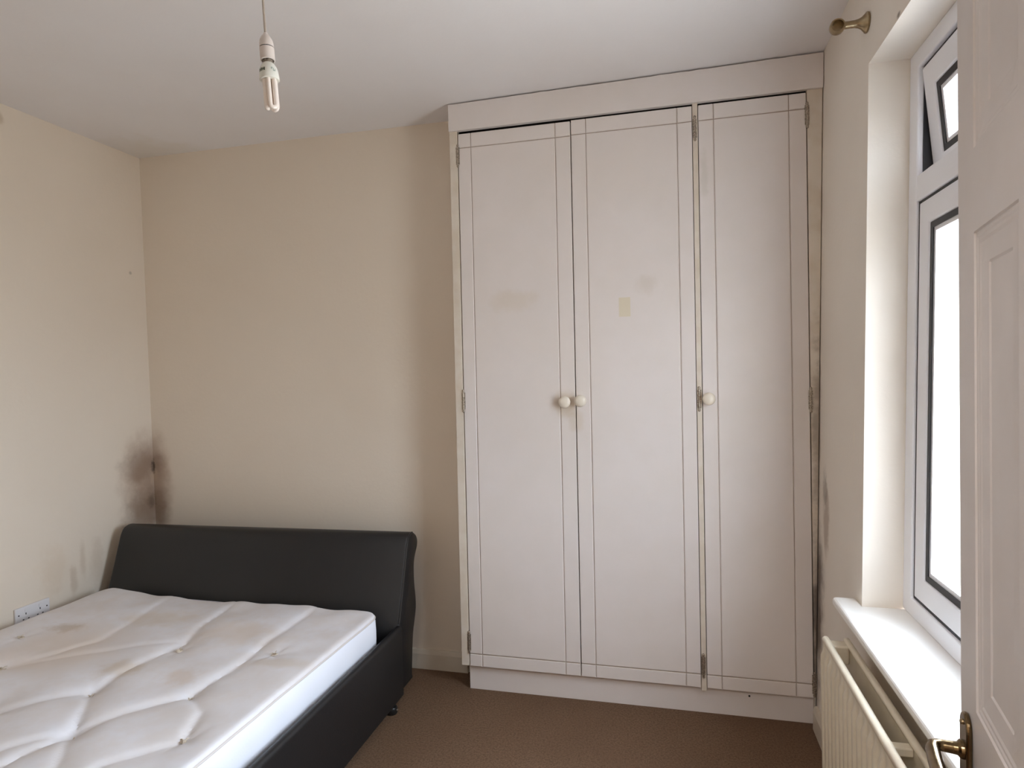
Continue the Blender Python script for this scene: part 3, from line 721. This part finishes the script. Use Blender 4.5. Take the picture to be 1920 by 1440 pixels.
obj('bulb_cap', lathe(B(), [(0, 0.058), (0.0115, 0.058), (0.0115, 0.0745), (0, 0.0745)], LT, ax, 24), M['hinge'], pl, smooth=True)
bb = obj('bulb_base', lathe(B(), [(0, 0.072), (0.0120, 0.072), (0.0150, 0.0755), (0.0195, 0.083), (0.0220, 0.092), (0.0232, 0.104), (0.0236, 0.1125), (0.0225, 0.1140), (0, 0.1140)], LT, ax, 32), M['bulb_base'], pl, smooth=True)
d_, a_, b_ = frame_axes(ax)
def on_base(ang, h, r): return LT + ax * h + (Vector((math.cos(ang), math.sin(ang), 0)) - ax * ax.dot(Vector((math.cos(ang), math.sin(ang), 0)))).normalized() * r
tocam = math.atan2(-LT.y, -LT.x)
def patch(bm, a0, a1, h0, h1):
    rr = lambda h: 0.0220 + (h - 0.092) / 0.012 * 0.0012 + 0.0003
    n_ = 3
    for k in range(n_):
        q0, q1 = a0 + (a1 - a0) * k / n_, a0 + (a1 - a0) * (k + 1) / n_
        bm.faces.new([bm.verts.new(on_base(q, h, rr(h))) for q, h in ((q0, h0), (q1, h0), (q1, h1), (q0, h1))])
bm = B()
for k, (a0, a1) in enumerate(((-1.25, -1.10), (-1.02, -0.93), (-0.88, -0.76), (-0.70, -0.62), (-0.55, -0.42))):   # blurred block letters, left of centre
    patch(bm, tocam + a0, tocam + a1, 0.0905, 0.0985)
patch(bm, tocam - 1.25, tocam - 0.93, 0.0935, 0.0955); patch(bm, tocam - 0.88, tocam - 0.42, 0.0935, 0.0955)
obj('printed_letters', bm, M['print_green'], bb)
bm = B()
for k, (a0, a1, h0, h1) in enumerate(((0.22, 0.30, 0.0900, 0.0955), (0.30, 0.42, 0.0900, 0.0915), (0.42, 0.50, 0.0915, 0.0990), (0.52, 0.62, 0.0960, 0.0985), (0.62, 0.70, 0.0925, 0.0985))):
    patch(bm, tocam + a0, tocam + a1, h0, h1)
obj('printed_symbol', bm, M['print_grey'], bb)
for k in range(3):                                        # three U-shaped sticks
    an = tocam + math.radians(18) + k * 2 * math.pi / 3
    c = Vector((math.cos(an), math.sin(an), 0)); tvec = Vector((-math.sin(an), math.cos(an), 0))
    P0 = lambda s, h: LT + ax * h + c * 0.0108 + tvec * s
    hw = 0.0072
    pts = [P0(-hw, 0.112), P0(-hw, 0.14), P0(-hw, 0.174)] + [P0(-hw * math.cos(math.radians(a)), 0.176 + hw * 1.0 * math.sin(math.radians(a))) for a in (20, 50, 90, 130, 160)] + [P0(hw, 0.174), P0(hw, 0.14), P0(hw, 0.112)]
    obj('tube', tube(B(), pts, 0.0055, 14), M['tube'], bb, smooth=True)

# ------------------------------------------------------------------ brass curtain pole bracket
BY, BZ = 2.012, 2.337
BP = Vector((WX(BZ), BY, BZ))
cb = tag(empty('curtain_pole_bracket', BP), 'small brass curtain pole bracket on the wall above the window', 'curtain bracket')
nx_ = Vector((-1, 0, 0))
obj('wall_rose', lathe(B(), [(0, 0.0002), (0.0275, 0.0002), (0.0285, 0.003), (0.0280, 0.006), (0.0230, 0.010), (0.0165, 0.017), (0.0125, 0.025), (0.0105, 0.034), (0.0100, 0.05), (0.0105, 0.062), (0, 0.062)], BP, nx_, 28), M['brass_pale'], cb, smooth=True)
rc = BP + Vector((-0.080, 0, -0.001))
bm = B()
lathe(bm, [(0, 0.008), (0.0135, 0.008), (0.0138, -0.009), (0.0150, -0.012), (0.0185, -0.012), (0.0205, -0.008), (0.0208, 0.0), (0.0205, 0.008), (0.0185, 0.012), (0, 0.013)], rc, (0, 1, 0), 32)
obj('pole_cup', bm, M['brass_pale'], cb, smooth=True)
